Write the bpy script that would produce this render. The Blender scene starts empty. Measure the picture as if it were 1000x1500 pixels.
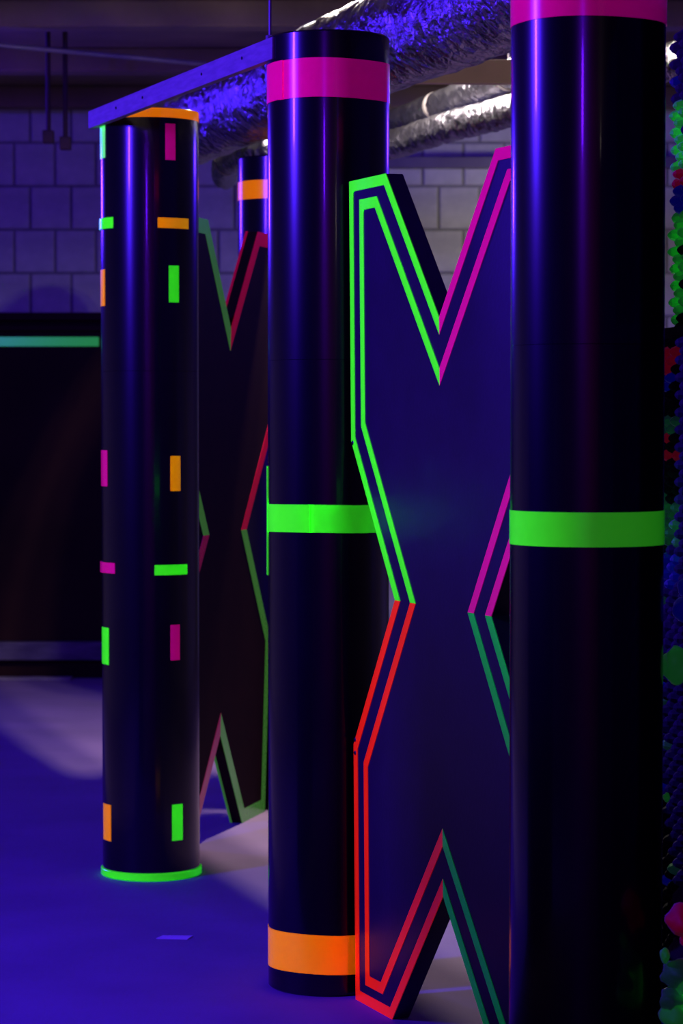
import bpy, bmesh, math, random
from mathutils import Vector, Matrix
random.seed(7)
sc = bpy.context.scene
COL = sc.collection
rad = math.radians

# ------------------------------------------------------------------ camera
cam_d = bpy.data.cameras.new('camera')
cam = bpy.data.objects.new('camera', cam_d); COL.objects.link(cam)
cam.location = (0, 0, 1.4142)
cam.rotation_euler = (rad(90 - 2.0903), 0, 0)
cam_d.sensor_fit = 'VERTICAL'; cam_d.sensor_height = 36; cam_d.sensor_width = 24
cam_d.lens = 3835.9 * 36 / 1500
cam_d.clip_start = .05; cam_d.clip_end = 100
cam_d.dof.use_dof = True; cam_d.dof.focus_distance = 6.0; cam_d.dof.aperture_fstop = 7.0
sc.camera = cam
# ------------------------------------------------------------------ world, lights, exposure
w = bpy.data.worlds.new('world'); sc.world = w; w.use_nodes = True
w.node_tree.nodes['Background'].inputs[0].default_value = (.004, .001, .005, 1)
sc.view_settings.view_transform = 'Standard'; sc.view_settings.look = 'None'
sc.view_settings.gamma = 1; sc.view_settings.use_curve_mapping = False
sc.view_settings.exposure = 0.0

UV = (.060, .012, 1.0)
def area(name, loc, target, power, color, sx, sy):
    l = bpy.data.lights.new(name, 'AREA'); l.shape = 'RECTANGLE'; l.size = sx; l.size_y = sy
    l.energy = power; l.color = color
    o = bpy.data.objects.new(name, l); COL.objects.link(o); o.location = loc
    o.rotation_euler = (Vector(target) - Vector(loc)).to_track_quat('-Z', 'Y').to_euler()
    return o
def spot(name, loc, target, power, color, angle, blend, size):
    l = bpy.data.lights.new(name, 'SPOT'); l.energy = power; l.color = color
    l.spot_size = rad(angle); l.spot_blend = blend; l.shadow_soft_size = size
    o = bpy.data.objects.new(name, l); COL.objects.link(o); o.location = loc
    o.rotation_euler = (Vector(target) - Vector(loc)).to_track_quat('-Z', 'Y').to_euler()
    return o
area('black_light_left', (-3.5, 5.0, 2.75), (0, 6.6, 1.1), 380, UV, .25, .6)
area('black_light_front', (-1.05, -1.3, 2.8), (-.2, 7.0, .9), 50, (.14, .006, 1.0), .25, .4)
area('black_light_back_left', (-3.6, 12.6, 2.55), (0, 9.0, 2.2), 110, UV, .35, .35)
area('wall_fill', (-3.9, 13.6, 2.9), (-2.4, 15.0, 2.0), 5, UV, .4, .2)  # added fill, only to tint the left of the back wall blue
area('black_light_back_right', (3.0, 12.0, 2.75), (0, 7.5, 1.4), 40, UV, .6, .25)
# twin fluorescent tube on the ceiling beside the fat duct, which shades everything to its left
def tube_lamp(name, c, along, power, length):
    o = area(name, c, (c[0], c[1], 0), power, (1.0, .88, .80), length, .03)
    o.rotation_euler = (0, 0, math.atan2(along[1], along[0]))
    o.data.spread = rad(168)
    return o
tube_lamp('fluorescent_tube', (-.094, 9.383, 3.19), (.345, -.938), 78, .14)
tube_lamp('fluorescent_tube', (-.039, 9.403, 3.19), (.345, -.938), 78, .14)
area('service_lamp', (1.05, 14.1, 2.55), (.9, 15.0, 2.35), 3.2, (1.0, .93, .80), .25, .25)
spot('ceiling_fill', (2.2, 7.2, 1.7), (.3, 9.0, 3.0), 70, (1.0, .80, .60), 48, .6, .1)  # added fill aimed upward to warm the ceiling and duct undersides
area('bounce_fill', (0, -1.6, 2.9), (0, -4.0, 1.4), 60, (.7, .03, .7), 1.0, .3)  # added fill behind the camera; its bounce lifts the blacks on the columns
area('work_lamp', (2.3, -2.7, 2.6), (.2, 6.5, 1.5), 1.2, (1.0, .85, .75), .07, .35)

# ------------------------------------------------------------------ materials
MATS = {}
def nodes(name):
    m = bpy.data.materials.new(name); m.use_nodes = True
    nt = m.node_tree; nt.nodes.clear()
    out = nt.nodes.new('ShaderNodeOutputMaterial')
    MATS[name] = m
    return m, nt, out
def N(nt, t, **kw):
    n = nt.nodes.new(t)
    for k, v in kw.items(): setattr(n, k, v)
    return n
def noise_ramp(nt, scale, c0, c1, detail=5, lo=.35, hi=.65, coord='Object', stretch=(1, 1, 1)):
    tc = N(nt, 'ShaderNodeTexCoord'); mp = N(nt, 'ShaderNodeMapping')
    mp.inputs['Scale'].default_value = stretch
    nz = N(nt, 'ShaderNodeTexNoise'); nz.inputs['Scale'].default_value = scale; nz.inputs['Detail'].default_value = detail
    rp = N(nt, 'ShaderNodeValToRGB')
    rp.color_ramp.elements[0].position = lo; rp.color_ramp.elements[1].position = hi
    rp.color_ramp.elements[0].color = (*c0, 1); rp.color_ramp.elements[1].color = (*c1, 1)
    nt.links.new(tc.outputs[coord], mp.inputs[0]); nt.links.new(mp.outputs[0], nz.inputs['Vector'])
    nt.links.new(nz.outputs['Fac'], rp.inputs[0])
    return rp, nz
def pbr(name, c0, c1=None, rough=.6, metal=0, scale=8, bump=0, bscale=None, stretch=(1, 1, 1), spec=.5, bdist=.01, coat=0):
    m, nt, out = nodes(name)
    p = N(nt, 'ShaderNodeBsdfPrincipled')
    rp, nz = noise_ramp(nt, scale, c0, c1 or tuple(min(1, v * 1.25) for v in c0), stretch=stretch)
    nt.links.new(rp.outputs[0], p.inputs['Base Color'])
    p.inputs['Roughness'].default_value = rough; p.inputs['Metallic'].default_value = metal
    p.inputs['Specular IOR Level'].default_value = spec
    p.inputs['Coat Weight'].default_value = coat; p.inputs['Coat Roughness'].default_value = .07
    if bump:
        b = N(nt, 'ShaderNodeBump'); b.inputs['Strength'].default_value = bump; b.inputs['Distance'].default_value = bdist
        _, n2 = noise_ramp(nt, bscale or scale * 3, c0, c0, stretch=stretch)
        nt.links.new(n2.outputs['Fac'], b.inputs['Height']); nt.links.new(b.outputs[0], p.inputs['Normal'])
    nt.links.new(p.outputs[0], out.inputs[0])
    return m
def fluor(name, srgb, share=.85, level=2.6, rough=.2, plain=False):
    """fluorescent vinyl: turns black light into its own colour (sends back more in that band than falls on it) and keeps a faint glow"""
    m, nt, out = nodes(name)
    lin = [((v / 255 + .055) / 1.055) ** 2.4 if v > 10 else v / 255 / 12.92 for v in srgb]
    d = N(nt, 'ShaderNodeBsdfDiffuse')
    c = tuple(lin) if plain else tuple(l * share / (level * q) for l, q in zip(lin, UV))  # plain: ordinary colour, brightness put in as a fixed glow
    rp, nz = noise_ramp(nt, 60, tuple(v * .92 for v in c), c, detail=2)
    nt.links.new(rp.outputs[0], d.inputs[0])
    e = N(nt, 'ShaderNodeEmission'); e.inputs[0].default_value = (*lin, 1); e.inputs[1].default_value = 1 - share
    a = N(nt, 'ShaderNodeAddShader')
    nt.links.new(d.outputs[0], a.inputs[0]); nt.links.new(e.outputs[0], a.inputs[1])
    g = N(nt, 'ShaderNodeBsdfGlossy'); g.inputs['Roughness'].default_value = rough; g.inputs[0].default_value = (1, 1, 1, 1)
    mx = N(nt, 'ShaderNodeMixShader')
    fr = N(nt, 'ShaderNodeFresnel'); fr.inputs[0].default_value = 1.4
    nt.links.new(fr.outputs[0], mx.inputs[0])
    nt.links.new(a.outputs[0], mx.inputs[1]); nt.links.new(g.outputs[0], mx.inputs[2])
    nt.links.new(mx.outputs[0], out.inputs[0])
    return m

pbr('floor', (.165, .105, .18), (.20, .125, .22), .7, scale=2.2, bump=.25, bscale=140, bdist=.003, spec=.25)
pbr('ceiling', (.12, .085, .035), (.22, .165, .07), .9, scale=1.6, bump=.3, bscale=20)
pbr('room_wall', (.28, .22, .26), (.34, .27, .31), .9, scale=3)
pbr('block', (.40, .38, .36), (.50, .48, .44), .85, scale=9, bump=.4, bscale=60, bdist=.006)
pbr('mortar', (.20, .19, .18), (.24, .23, .22), .95, scale=20)
pbr('pvc', (.0045, .0028, .0045), (.006, .0036, .006), .24, scale=4, spec=.35, coat=.3)
pbr('joint', (.002, .0015, .002), None, .5)
pbr('panel_paint', (.020, .007, .024), (.024, .009, .029), .42, scale=12, bump=.05, bscale=90, spec=.35)
pbr('panel_black', (.013, .003, .003), (.017, .004, .004), .7, scale=12, spec=.06)
pbr('timber', (.20, .17, .17), (.29, .24, .23), .6, scale=6, stretch=(2, 2, 14), bump=.2, bscale=30)
pbr('foil', (.26, .25, .29), (.38, .37, .42), .26, metal=1, scale=10, bump=.9, bscale=26, bdist=.03)
pbr('steel', (.20, .18, .17), (.26, .23, .22), .55, metal=.4, scale=10)
pbr('joist_paint', (.25, .17, .15), (.31, .21, .18), .7, scale=6)
pbr('rust_pipe', (.03, .010, .008), (.05, .016, .011), .7, scale=6)
pbr('half_wall', (.014, .004, .0028), (.022, .007, .0045), .7, scale=2, spec=.08)
pbr('kickboard', (.035, .022, .032), (.09, .07, .08), .6, scale=5, stretch=(1, 4, 4))
pbr('edging', (.16, .13, .12), (.24, .20, .19), .8, scale=9)
pbr('rail_paint', (.10, .075, .13), (.13, .10, .17), .5, scale=5)
pbr('foam_dark', (.012, .008, .016), (.03, .016, .035), .9, scale=20, bump=.3)
pbr('scrap', (.5, .42, .5), None, .7)
fluor('tape_green', (60, 232, 50))
fluor('tape_magenta', (190, 0, 170))
fluor('tape_orange', (252, 126, 0))
fluor('tape_red', (232, 25, 20))
fluor('tape_teal', (0, 135, 90))
fluor('tape_mint', (110, 235, 175))
fluor('dimlit_tape_green', (62, 125, 45), .55, plain=True)  # far board: weaker black light there is put into these dimmer colours
fluor('dimlit_tape_red', (160, 0, 45), .55, plain=True)
fluor('dimlit_tape_magenta', (120, 0, 60), .55, plain=True)
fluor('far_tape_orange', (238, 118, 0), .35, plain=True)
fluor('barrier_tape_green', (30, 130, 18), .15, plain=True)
fluor('paint_green', (32, 125, 60), .85, 6.0, rough=.6)
fluor('paint_red', (140, 0, 45), .85, 6.0, rough=.6)
fluor('paint_blue', (0, 5, 160), .85, 6.0, rough=.6)
fluor('paint_teal', (24, 60, 66), .85, 6.0, rough=.6)

# ------------------------------------------------------------------ mesh helpers
def mesh_obj(name, verts, faces, mat, parent=None, smooth=False, bevel=0):
    me = bpy.data.meshes.new(name); me.from_pydata([tuple(v) for v in verts], [], faces)
    bm = bmesh.new(); bm.from_mesh(me)
    bmesh.ops.recalc_face_normals(bm, faces=bm.faces)
    if bevel:
        es = [e for e in bm.edges if e.is_manifold and e.calc_face_angle(0) > .5]
        bmesh.ops.bevel(bm, geom=es, offset=bevel, segments=2, affect='EDGES', profile=.5)
    bm.to_mesh(me); bm.free()
    if smooth:
        me.polygons.foreach_set('use_smooth', [True] * len(me.polygons))
        try: me.set_sharp_from_angle(angle=rad(40))
        except Exception: pass
    me.materials.append(MATS[mat])
    o = bpy.data.objects.new(name, me); COL.objects.link(o)
    if parent: o.parent = parent
    return o
def box_v(x0, x1, y0, y1, z0, z1):
    v = [(x, y, z) for z in (z0, z1) for y in (y0, y1) for x in (x0, x1)]
    f = [(0, 2, 3, 1), (4, 5, 7, 6), (0, 1, 5, 4), (2, 6, 7, 3), (0, 4, 6, 2), (1, 3, 7, 5)]
    return v, f
def box(name, x0, x1, y0, y1, z0, z1, mat, parent=None, bevel=0):
    v, f = box_v(x0, x1, y0, y1, z0, z1)
    return mesh_obj(name, v, f, mat, parent, bevel=bevel)
def tag(o, label, cat, group=None):
    o['label'] = label; o['category'] = cat
    if group: o['group'] = group
    return o
def struct(o): o['kind'] = 'structure'; return o
def empty(name, loc, rot=(0, 0, 0)):
    o = bpy.data.objects.new(name, None); COL.objects.link(o); o.location = loc; o.rotation_euler = rot
    o.empty_display_size = .1
    return o
def lathe(prof, n=96):
    """closed surface of revolution from (r, z) profile, both ends capped"""
    v, f = [], []
    for r, z in prof:
        for i in range(n):
            a = 2 * math.pi * i / n; v.append((r * math.cos(a), r * math.sin(a), z))
    for k in range(len(prof) - 1):
        for i in range(n):
            j = (i + 1) % n
            f.append((k * n + i, k * n + j, (k + 1) * n + j, (k + 1) * n + i))
    f.append(tuple(range(n))[::-1]); f.append(tuple(range((len(prof) - 1) * n, len(prof) * n)))
    return v, f
def arc_strip(a0, a1, r_in, r0, r1, z0, z1, n, wob=0):
    """thin curved strip on a cylinder; outer radius runs from r0 to r1 (an overlapping end)"""
    v, f = [], []
    for i in range(n + 1):
        t = i / n; a = a0 + (a1 - a0) * t; r = r0 + (r1 - r0) * t
        dz = wob * math.sin(a * 3.1 + 1)
        for rr in (r_in, r):
            for z in (z0, z1): v.append((rr * math.cos(a), rr * math.sin(a), z + dz))
    for i in range(n):
        b = 4 * i; c = b + 4
        f += [(b + 2, c + 2, c + 3, b + 3), (b, b + 1, c + 1, c), (b + 1, b + 3, c + 3, c + 1), (b, c, c + 2, b + 2)]
    f += [(0, 2, 3, 1), (4 * n, 4 * n + 1, 4 * n + 3, 4 * n + 2)]
    return v, f
def tube(path, rad_fn, seg=24, jitter=0, cap=True):
    """tube along a list of points, radius by index and angle"""
    v, f = [], []; n = len(path)
    for k, p in enumerate(path):
        t = (path[min(k + 1, n - 1)] - path[max(k - 1, 0)]).normalized()
        s = t.cross(Vector((0, 0, 1))).normalized(); u = s.cross(t)
        for i in range(seg):
            a = 2 * math.pi * i / seg
            r = rad_fn(k, a)
            v.append(p + (s * math.cos(a) + u * math.sin(a)) * r)
    for k in range(n - 1):
        for i in range(seg):
            j = (i + 1) % seg
            f.append((k * seg + i, k * seg + j, (k + 1) * seg + j, (k + 1) * seg + i))
    if cap: f.append(tuple(range(seg))[::-1]); f.append(tuple(range((n - 1) * seg, n * seg)))
    return v, f
def spline(pts, n):
    pts = [Vector(p) for p in pts]; P = [pts[0] * 2 - pts[1]] + pts + [pts[-1] * 2 - pts[-2]]
    out = []
    m = len(pts) - 1
    for k in range(n + 1):
        s = k / n * m; i = min(int(s), m - 1); t = s - i
        a, b, c, d = P[i:i + 4]
        out.append(.5 * ((2 * b) + (c - a) * t + (2 * a - 5 * b + 4 * c - d) * t * t + (3 * b - a - 3 * c + d) * t ** 3))
    return out

# ------------------------------------------------------------------ the room
struct(box('floor', -5, 5, -4, 15, -.1, 0, 'floor'))
ceil = struct(box('ceiling', -5, 5, -4, 15.2, 3.25, 3.4, 'ceiling'))
for y in (8.6, 10.1, 11.6, 13.1, 14.6):
    box('ceiling_rib', -5, 5, y, y + .16, 3.13, 3.25, 'ceiling', ceil, bevel=.01)
struct(box('wall_left', -5.1, -5, -4, 15, 0, 3.25, 'room_wall'))
struct(box('wall_far_right', 5, 5.1, -4, 15, 0, 3.25, 'room_wall'))
struct(box('wall_front', -5, 5, -4.1, -4, 0, 3.25, 'room_wall'))
wb = struct(box('wall_back', -5, 5, 15.012, 15.2, 0, 3.25, 'mortar'))
bw, bh = .233, .248
bv, bf = box_v(.007, bw - .007, 15.0, 15.06, .007, bh - .007)
block_me = None
row = 0; z = 2.728 - 11 * bh
while z < 3.24:
    off = .463 if row % 2 == 1 else .555
    x = off - 11 * bw
    while x < 2.25:
        if block_me is None:
            b = mesh_obj('block', bv, bf, 'block', wb, bevel=.006); block_me = b.data
        else:
            b = bpy.data.objects.new('block', block_me); COL.objects.link(b); b.parent = wb
        b.location = (x, random.uniform(-.003, .003), z)
        x += bw
    z += bh; row += 1
struct(box('trim_1', .02, 2.2, 14.90, 14.985, 2.823, 2.886, 'rail_paint', bevel=.006))

# unseen blocker added left of the picture to shade the foot of the near board
struct(box('wall_shade_blocker', -1.72, -1.66, 3.6, 5.49, 0, 1.80, 'half_wall', bevel=.004))

# black barrier in front of the back wall
hw = tag(empty('barrier', (-2.6, 14.2, 0)), 'low black barrier along the back wall with a green tape line', 'barrier')
def hbox(name, x0, x1, y0, y1, z0, z1, mat, bevel=.004):
    return box(name, x0 + 2.6, x1 + 2.6, y0 - 14.2, y1 - 14.2, z0, z1, mat, hw, bevel)
hbox('panel', -4.6, -1.0, 14.14, 14.3, .2, 1.93, 'half_wall')
hbox('cap', -4.6, -1.0, 14.08, 14.36, 1.93, 1.972, 'half_wall')
hbox('ledge', -4.6, -1.0, 14.10, 14.139, 1.875, 1.905, 'half_wall')
hbox('tape_strip', -4.5, -1.307, 14.134, 14.139, 1.792, 1.842, 'barrier_tape_green', 0)
hbox('kickboard', -4.6, -1.0, 14.06, 14.3, .1, .2, 'kickboard', .008)
hbox('toe_recess', -4.6, -1.0, 14.12, 14.3, .0, .1, 'half_wall')
for k in range(6):
    x1 = -1.45 - k * .52
    hbox('floor_edging', x1 - .515, x1, 13.98, 14.10, 0, .012, 'edging', .004)

# ------------------------------------------------------------------ columns
R = .15
def column(loc, label, top=2.345, joint=1.552):
    root = tag(empty('column', (*loc, 0)), label, 'column', 'black tube columns')
    v, f = lathe([(R - .004, 0), (R, .004), (R, joint - .0006), (R - .0006, joint)])
    mesh_obj('lower_tube', v, f, 'pvc', root, True)
    v, f = lathe([(R - .0006, joint), (R, joint + .0006), (R, top - .004), (R - .004, top)])
    mesh_obj('upper_tube', v, f, 'pvc', root, True)
    return root
def to_cam(loc): return math.atan2(-loc[1], -loc[0])      # direction from the column to the photographer
def band(root, name, z0, z1, mat, seam, wob=0, label=None):
    v, f = arc_strip(seam, seam + 2 * math.pi + rad(5), R - .001, R + .0006, R + .0022, z0, z1, 128, wob)
    o = mesh_obj(name, v, f, mat, root, True)
    if label: o['label'] = label
    return o
C1, C2, C3, C0 = (-.5889, 8.0708), (-.0321, 6.4838), (.4799, 5.1242), (-.225, 9.515)
c1 = column(C1, 'black tube column covered in short neon tape dashes, green ring at its foot')
c2 = column(C2, 'black tube column with pink top band, green middle band and orange foot band')
c3 = column(C3, 'nearest black tube column, right of the photo, with pink and green bands')
c0 = column(C0, 'far black tube column with one orange band, mostly hidden behind the middle column')
# column with dashes
v, f = lathe([(R + .001, 0), (R + .0055, .003), (R + .0055, .021), (R + .001, .0245)])
mesh_obj('foot_ring', v, f, 'tape_green', c1, True)['label'] = 'neon green ring at the foot'
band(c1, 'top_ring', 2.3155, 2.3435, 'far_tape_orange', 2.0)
base1 = to_cam(C1)
DASH = [('mint', -96, -63, 2.200, 2.301), ('green', -104, -46.9, 1.985, 2.018), ('orange', -93, -65.2, 1.751, 1.862),
        ('magenta', -84, -60.2, 1.201, 1.311), ('magenta', -98, -46, .936, .968), ('green', -81.7, -58.1, .655, .768),
        ('orange', -76.2, -54.7, .114, .225),
        ('magenta', 18.6, 30.9, 2.188, 2.297), ('orange', 9.3, 50.9, 1.983, 2.014), ('green', 22.5, 35.4, 1.759, 1.870),
        ('orange', 23.9, 36.9, 1.188, 1.294), ('green', 4.5, 47.5, .933, .964), ('magenta', 23.5, 35.5, .673, .781),
        ('green', 24.9, 39.2, .121, .232)]
# the same dashes go on round the back
hues = ['green', 'magenta', 'orange']
for k, base in enumerate((122, 206)):
    for q, (zz0, zz1, wd) in enumerate([(2.19, 2.30, 14), (1.984, 2.016, 44), (1.755, 1.866, 14), (1.19, 1.30, 14), (.934, .966, 44), (.665, .775, 14), (.118, .229, 14)]):
        DASH.append((hues[(k + q) % 3], base - wd / 2, base + wd / 2, zz0, zz1))
for (mname, a0, a1, z0, z1) in DASH:
    lift = .006 if a0 < -97 else .0016
    v, f = arc_strip(base1 + rad(a0), base1 + rad(a1), R - .0005, R + lift, R + .0016, z0, z1, 10)
    mesh_obj('tape_dash', v, f, 'tape_' + mname, c1, True)['label'] = 'short neon %s tape dash' % mname
# middle column
b2 = to_cam(C2)
band(c2, 'pink_band', 2.1824, 2.2764, 'tape_magenta', b2 + rad(-52), .0015)
band(c2, 'green_band', 1.1317, 1.1995, 'tape_green', b2 + rad(-22), .001)
band(c2, 'orange_band', .0547, .1501, 'tape_orange', b2 + rad(70), .0015)
v, f = arc_strip(b2 + rad(-93), b2 + rad(-82), R - .0005, R + .004, R + .002, 1.022, 1.292, 4)
mesh_obj('tape_dash', v, f, 'tape_green', c2, True)
# nearest column
b3 = to_cam(C3)
band(c3, 'pink_band', 2.1705, 2.265, 'tape_magenta', b3 + rad(120), .001)
band(c3, 'green_band', 1.1654, 1.2316, 'tape_green', b3 + rad(140))
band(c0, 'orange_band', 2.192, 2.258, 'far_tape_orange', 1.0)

# ------------------------------------------------------------------ X-shaped boards
def outline(W, H, wa, zk, ww, nd):
    return [(0, 0), (wa, 0), (W / 2, nd), (W - wa, 0), (W, 0), (W, zk), (W / 2 + ww, H / 2), (W, H - zk), (W, H), (W - wa, H),
            (W / 2, H - nd), (wa, H), (0, H), (0, H - zk), (W / 2 - ww, H / 2), (0, zk)]
KIND = ['h', 'v', 'v', 'h', 's', 'd', 'd', 's', 'h', 'v', 'v', 'h', 's', 'd', 'd', 's']   # edge i -> i+1
def inset(poly, dist):
    """inset polygon with one distance per kind of edge"""
    n = len(poly); L = []
    for i in range(n):
        (x0, y0), (x1, y1) = poly[i], poly[(i + 1) % n]
        l = math.hypot(x1 - x0, y1 - y0); dx, dy = (x1 - x0) / l, (y1 - y0) / l
        d = dist[KIND[i]]
        L.append((x0 - dy * d, y0 + dx * d, dx, dy))
    out = []
    for i in range(n):
        ax, ay, adx, ady = L[i - 1]; bx, by, bdx, bdy = L[i]
        den = adx * bdy - ady * bdx
        t = ((bx - ax) * bdy - (by - ay) * bdx) / den
        out.append((ax + adx * t, ay + ady * t))
    return out
def prism(poly, y0, y1):
    n = len(poly)
    v = [(x, y0, z) for x, z in poly] + [(x, y1, z) for x, z in poly]
    f = [tuple(range(n)), tuple(range(n, 2 * n))[::-1]]
    f += [(i, i + n, (i + 1) % n + n, (i + 1) % n) for i in range(n)]
    return v, f
def x_panel(loc, ang, lean, dims, rings, colours, label, group, paint, back_edge=None, prefix='tape_'):
    W, H = dims[:2]; T = .043
    root = tag(empty('x_panel', loc, (rad(-lean), 0, rad(ang))), label, 'panel', group)
    poly = outline(*dims)
    v, f = prism(poly, 0, T)
    mesh_obj('board', v, f, paint, root, bevel=.0025)
    def colour(i):
        (x0, z0), (x1, z1) = poly[i], poly[(i + 1) % 16]
        xm, zm = (x0 + x1) / 2, (z0 + z1) / 2
        return colours[('u' if zm > H / 2 else 'l') + ('l' if xm < W / 2 else 'r')]
    for dist, wid in rings:
        A = inset(poly, dist); B = inset(poly, {k: d + wid for k, d in dist.items()})
        for i in range(16):
            j = (i + 1) % 16
            v, f = prism([A[i], A[j], B[j], B[i]], -.0012, .0004)
            mesh_obj('tape_strip', v, f, prefix + colour(i), root)['label'] = 'neon %s tape strip' % colour(i)
    if back_edge:      # tape of the far face folded round the edge
        for i in back_edge:
            (x0, z0), (x1, z1) = poly[i], poly[(i + 1) % 16]
            l = math.hypot(x1 - x0, z1 - z0); nx, nz = (z1 - z0) / l * .0012, -(x1 - x0) / l * .0012
            v, f = prism([(x0, z0), (x1, z1), (x1 + nx, z1 + nz), (x0 + nx, z0 + nz)], T - .008, T + .0005)
            mesh_obj('edge_tape', v, f, prefix + colour(i), root)
    return root
ring_o = ({'h': 0, 'v': 0, 's': 0, 'd': 0}, .0255)
ring_i = ({'h': .048, 'v': .0745, 's': .064, 'd': .073}, .0255)
xp2 = x_panel((.0353, 6.3118, 0), -68.458, -.498, (1.0615, 1.9769, .2292, .622, .2656, .343), (ring_o, ring_i),
        {'ul': 'green', 'ur': 'magenta', 'll': 'red', 'lr': 'teal'},
        'large X-shaped board with double neon tape outlines between the two nearest columns', 'X-shaped boards', 'panel_paint')
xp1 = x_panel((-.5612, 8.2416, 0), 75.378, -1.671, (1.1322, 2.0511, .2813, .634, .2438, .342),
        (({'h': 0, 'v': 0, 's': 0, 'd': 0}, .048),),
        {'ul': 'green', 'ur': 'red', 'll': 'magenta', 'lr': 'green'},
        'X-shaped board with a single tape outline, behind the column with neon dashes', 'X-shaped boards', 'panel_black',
        back_edge=(9, 10, 2, 1), prefix='dimlit_tape_')
# bolts holding the near board at its left kinks
for zz in (.622 - .02, .622 + .012, 1.9769 - .622 - .004):
    v, f = lathe([(.006, -.004), (.006, .0), (.004, .002)], 10)
    mesh_obj('bolt', [(x_ + .010, -z_ - .0012, y_ + zz) for x_, y_, z_ in v], f, 'joint', xp2)

# ------------------------------------------------------------------ board on the column tops, hanger rods
A = Vector((-.7785, 8.09, 2.298)); B = Vector((-.1694, 6.41, 2.284))
hd = math.atan2(B.y - A.y, B.x - A.x); Lb = (B - A).length
bm_root = tag(empty('timber_batten', A, (0, math.asin((A.z - B.z) / Lb), hd)), 'long thin wooden batten fixed along the tops of two columns', 'beam')
box('batten', 0, Lb, 0, .022, 0, .054, 'timber', bm_root, .002)
for s in (.33, .62, 1.2, 1.55):
    v, f = lathe([(.004, -.002), (.004, .0), (.002, .001)], 8)
    mesh_obj('screw', [(x_ + s, -z_ - .002, y_ + .03) for x_, y_, z_ in v], f, 'joint', bm_root)
def rod(name, p0, p1, r, mat, label, cat, group=None, ends=True):
    root = tag(empty(name, p0), label, cat, group)
    d = Vector(p1) - Vector(p0)
    n = 12; path = [d * (k / n) for k in range(n + 1)]
    if abs(d.z) > .9 * d.length:
        v, f = lathe([(r, path[0].z), (r, path[-1].z)] if path[0].z < path[-1].z else [(r, path[-1].z), (r, path[0].z)], 12)
    else:
        v, f = tube(path, lambda k, a: r, 12)
    mesh_obj('rod', v, f, mat, root, True)
    return root
hr = rod('hanger_rod', (-.176, 6.49, 2.338), (-.176, 6.49, 3.25), .0035, 'steel', 'thin steel hanger rod above the wooden batten', 'rod')
v, f = lathe([(.011, .004), (.011, .014)], 6); mesh_obj('nut', v, f, 'steel', hr)
v, f = lathe([(.016, .902), (.016, .911)], 16); mesh_obj('washer', v, f, 'steel', hr)

# ------------------------------------------------------------------ ceiling services
def duct(pts, r, label, n, seg=36, amp=.05):
    root = tag(empty('flexible_duct', pts[0]), label, 'duct', 'foil ducts')
    path = [p - Vector(pts[0]) for p in spline(pts, n)]
    rnd = random.Random(len(label))
    from mathutils import noise
    def rf(k, a):
        q = Vector((math.cos(a) * 2.2, math.sin(a) * 2.2, k * .16))
        return r * (1 + amp * noise.noise(q) + .5 * amp * noise.noise(q * 2.7) + .022 * math.sin(k * 2 * math.pi / 6))
    v, f = tube(path, rf, seg)
    mesh_obj('foil_sleeve', v, f, 'foil', root, True)
    for t in (.12, .5, .86):       # clamps
        k = int(n * t); p = path[k]; d = (path[k + 1] - path[k]).normalized()
        v, f = tube([p - d * .012, p + d * .012], lambda k_, a: r * 1.045, 32)
        mesh_obj('clamp', v, f, 'steel', root, True)
    h = 3.25 - pts[0][2]
    for t in (.86,):
        p = path[int(n * t)]
        v, f = lathe([(.004, 0), (.004, 3.25 - (pts[0][2] + p.z) - r * .95)], 8)
        mesh_obj('hanger_wire', [(x_ + p.x, y_ + p.y, z_ + p.z + r * .95) for x_, y_, z_ in v], f, 'steel', root)
    return root
duct([(-.84, 12.1, 2.55), (-.77, 11.2, 2.545), (-.655, 10.499, 2.54), (-.456, 9.74, 2.53), (-.261, 9.123, 2.53), (-.045, 8.445, 2.535), (.142, 7.904, 2.54), (.304, 7.366, 2.53), (.448, 6.929, 2.535), (.62, 6.36, 2.56), (.9, 5.5, 2.6)],
     .145, 'fat crinkled silver foil duct running above the columns', 420, 44)
duct([(-.52, 11.7, 2.48), (-.465, 10.87, 2.47), (-.295, 10.308, 2.47), (-.055, 10.358, 2.465), (.185, 10.227, 2.47), (.376, 9.692, 2.475), (.588, 9.088, 2.47), (.80, 8.45, 2.47), (1.2, 7.4, 2.5)],
     .056, 'thin bright silver foil duct, lowest of the three ducts', 420, 24, .10)
duct([(-.1, 11.6, 2.64), (.166, 10.734, 2.6), (.364, 10.052, 2.6), (.534, 9.374, 2.6), (.64, 8.98, 2.61)],
     .052, 'dull silver foil duct between the fat duct and the thin bright one', 260, 24, .08)
js = tag(empty('joist', (.36, 8.5, 2.532)), 'brown horizontal joist crossing in front of the foil ducts', 'joist')
jo = box('beam', -.215, .27, -.02, .02, -.045, .032, 'joist_paint', js, .003)
jo.rotation_euler = (0, 0, rad(3))
for xx in (-.17, .22):
    v, f = lathe([(.005, .03), (.005, .718)], 8)
    mesh_obj('hanger_rod', [(x_ + xx, y_ + xx * .05, z_) for x_, y_, z_ in v], f, 'steel', js)
pr = rod('conduit', (-1.62, 11.7, 3.072), (-.62, 12.05, 3.025), .011, 'steel', 'slim grey conduit running level under the ceiling', 'pipe')
for xx, zb in ((-1.37, 2.72), (-1.29, 2.69)):
    r_ = rod('drop_pipe', (xx, 12.3, zb), (xx, 12.3, 3.25), .012, 'rust_pipe',
             'rusty drop pipe hanging from the ceiling, the %s of two' % ('left' if xx < -1.33 else 'right'), 'pipe', 'rusty drop pipes')
    box('junction_box', -.026, .026, -.026, .026, -.03, .03, 'rust_pipe', r_, .004)

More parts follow.
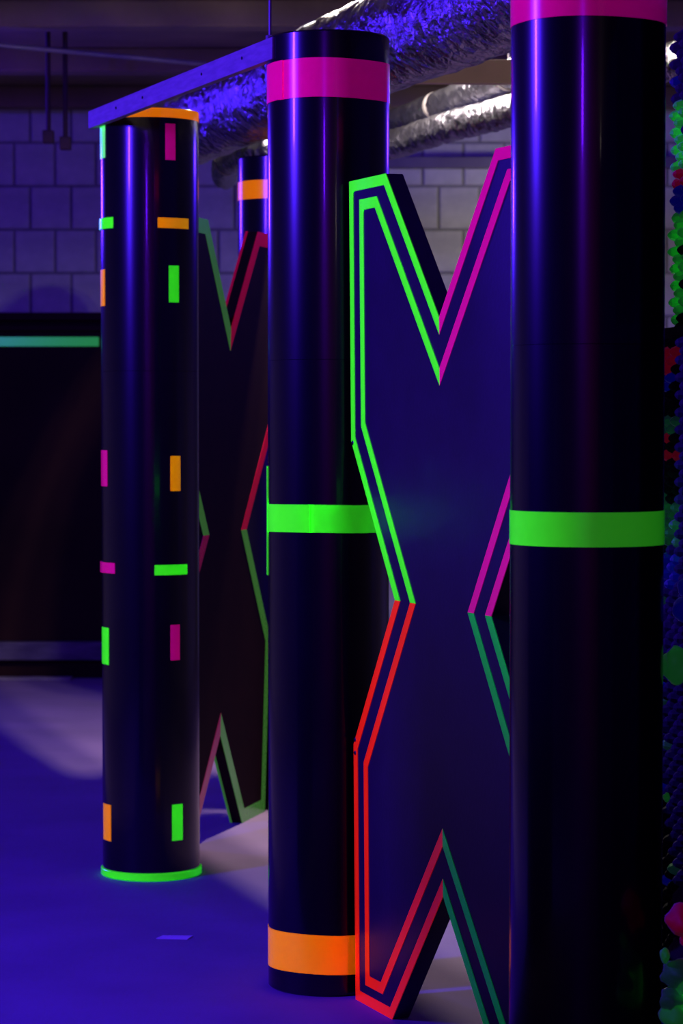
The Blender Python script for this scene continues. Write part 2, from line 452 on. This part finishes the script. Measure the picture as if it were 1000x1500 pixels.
# ------------------------------------------------------------------ foam-clad partition at the right
far = Vector((.712, 5.54, 0)); near = Vector((1.26, 1.5, 0))
u = (near - far).normalized(); nrm = Vector((u.y, -u.x, 0))
if nrm.x > 0: nrm = -nrm
top = 2.225
Wp = [far, near, near - nrm * .03, far - nrm * .03]
v = [(p.x, p.y, 0) for p in Wp] + [(p.x, p.y, top) for p in Wp]
f = [(0, 1, 2, 3), (7, 6, 5, 4)] + [(i, (i + 1) % 4, (i + 1) % 4 + 4, i + 4) for i in range(4)]
wr = struct(mesh_obj('wall_right', v, f, 'foam_dark'))
LOWZ, LOWD = 1.60, .034           # the cladding is one sheet thicker up to here
Wq = [far + nrm * LOWD, near + nrm * LOWD, near, far]
v = [(p.x, p.y, 0) for p in Wq] + [(p.x, p.y, LOWZ) for p in Wq]
mesh_obj('foam_sheet', v, f, 'foam_dark', wr)
def bump_v(s=1.0):
    prof = [(.0178, 0), (.0145, .010), (.009, .021), (.003, .026)]
    return lathe([(r * s, z * s) for r, z in prof], 6)
bv, bf = bump_v()
frame = Matrix((( u.x, 0, nrm.x), (u.y, 0, nrm.y), (0, 1, 0)))      # local z -> wall normal
bump_mesh = {}
def foam_colour(z, k):
    """sprayed neon patches, by height"""
    h = random.random()
    for z0, z1, c in [(1.93, 2.07, 'paint_green'), (1.885, 1.93, 'paint_red'), (1.845, 1.885, 'paint_blue'), (1.60, 1.845, 'paint_green'),
                      (1.51, 1.56, 'paint_red'), (1.465, 1.51, 'paint_blue'), (1.37, 1.42, 'paint_teal'), (1.32, 1.37, 'paint_red'), (1.14, 1.26, 'paint_teal'),
                      (1.06, 1.13, 'paint_blue')]:
        if z0 <= z < z1: return c if h < .85 else 'foam_dark'
    return 'foam_dark' if h < .9 else random.choice(['paint_blue', 'paint_teal'])
pitch = .0355
rows = int((top - .02) / pitch)
sv, sf = [], []
for k in range(28):
    for j in range(rows):
        c = far + u * (.017 + k * pitch) + Vector((0, 0, .02 + j * pitch + (pitch / 2 if k % 2 else 0)))
        if c.z > top - .01: continue
        if c.z < LOWZ - .02: c = c + nrm * LOWD
        if k < (5 if c.z < LOWZ else 4):
            m = foam_colour(c.z, k)
            if m not in bump_mesh:
                o = mesh_obj('foam_bump', bv, bf, m, wr, False); bump_mesh[m] = o.data
            else:
                o = bpy.data.objects.new('foam_bump', bump_mesh[m]); COL.objects.link(o); o.parent = wr
            o.matrix_basis = Matrix.Translation(c) @ frame.to_4x4() @ Matrix.Rotation(random.random(), 4, 'Z') @ Matrix.Diagonal((1, 1, random.uniform(.8, 1.15), 1))
        else:
            b0 = len(sv)
            sv += [c + frame @ Vector(q) for q in bv]; sf += [tuple(i + b0 for i in q) for q in bf]
o = mesh_obj('foam_bumps', sv, sf, 'foam_dark', wr); o['kind'] = 'stuff'
# rounder sprayed lumps low on the partition
from mathutils import noise as mnoise
def lump(c, r, mat, seed):
    bm = bmesh.new(); bmesh.ops.create_icosphere(bm, subdivisions=3, radius=1)
    for vv in bm.verts:
        n_ = mnoise.noise(vv.co * 1.3 + Vector((seed * 3.7, seed, 0)))
        vv.co *= 1 + .35 * n_
        vv.co = Vector((vv.co.x * r[0], vv.co.y * r[1], vv.co.z * r[2]))
    me = bpy.data.meshes.new('foam_lump'); bm.to_mesh(me); bm.free()
    me.polygons.foreach_set('use_smooth', [True] * len(me.polygons))
    me.materials.append(MATS[mat])
    o = bpy.data.objects.new('foam_lump', me); COL.objects.link(o); o.location = c; o.parent = wr
LUMPS = [((.652, 4.95, .455), (.034, .05, .030), 'paint_red'), ((.685, 4.97, .425), (.035, .05, .030), 'paint_red'),
         ((.690, 5.02, .49), (.045, .06, .035), 'foam_dark'), ((.672, 5.0, .385), (.045, .06, .03), 'foam_dark'),
         ((.613, 4.93, .392), (.010, .02, .014), 'paint_green'),
         ((.640, 4.95, .355), (.030, .05, .026), 'paint_teal'), ((.664, 4.94, .345), (.034, .05, .034), 'paint_green'),
         ((.626, 4.93, .308), (.022, .04, .020), 'paint_teal'), ((.634, 4.92, .282), (.030, .05, .022), 'paint_green'),
         ((.668, 4.92, .285), (.036, .05, .032), 'paint_green'), ((.640, 4.94, .235), (.040, .05, .022), 'foam_dark'),
         ((.695, 4.95, .30), (.05, .06, .07), 'paint_green'), ((.70, 4.96, .19), (.07, .07, .07), 'foam_dark'), ((.70, 4.96, .07), (.08, .07, .075), 'paint_teal'),
         ((.72, 5.0, .58), (.05, .07, .06), 'foam_dark'),
         ((.668, 5.2, .92), (.030, .04, .036), 'paint_green'), ((.684, 5.2, 1.03), (.024, .03, .024), 'paint_blue'), ((.690, 5.2, 1.075), (.020, .03, .02), 'paint_blue'),
         ((.648, 5.2, .655), (.007, .012, .009), 'paint_green')]
for i, (c, r, m) in enumerate(LUMPS): lump(c, r, m, i + 1)

# pale scrap of tape on the floor
sp = tag(mesh_obj('tape_scrap', [(-.045, -.02, 0), (.04, -.028, 0), (.052, .015, 0), (-.03, .024, 0), (-.045, -.02, .003), (.04, -.028, .002), (.052, .015, .003), (-.03, .024, .002)],
     [(3, 2, 1, 0), (4, 5, 6, 7), (0, 1, 5, 4), (1, 2, 6, 5), (2, 3, 7, 6), (3, 0, 4, 7)], 'scrap'), 'pale scrap of tape lying flat on the open floor', 'scrap')
sp.location = (-.456, 7.06, .0005)
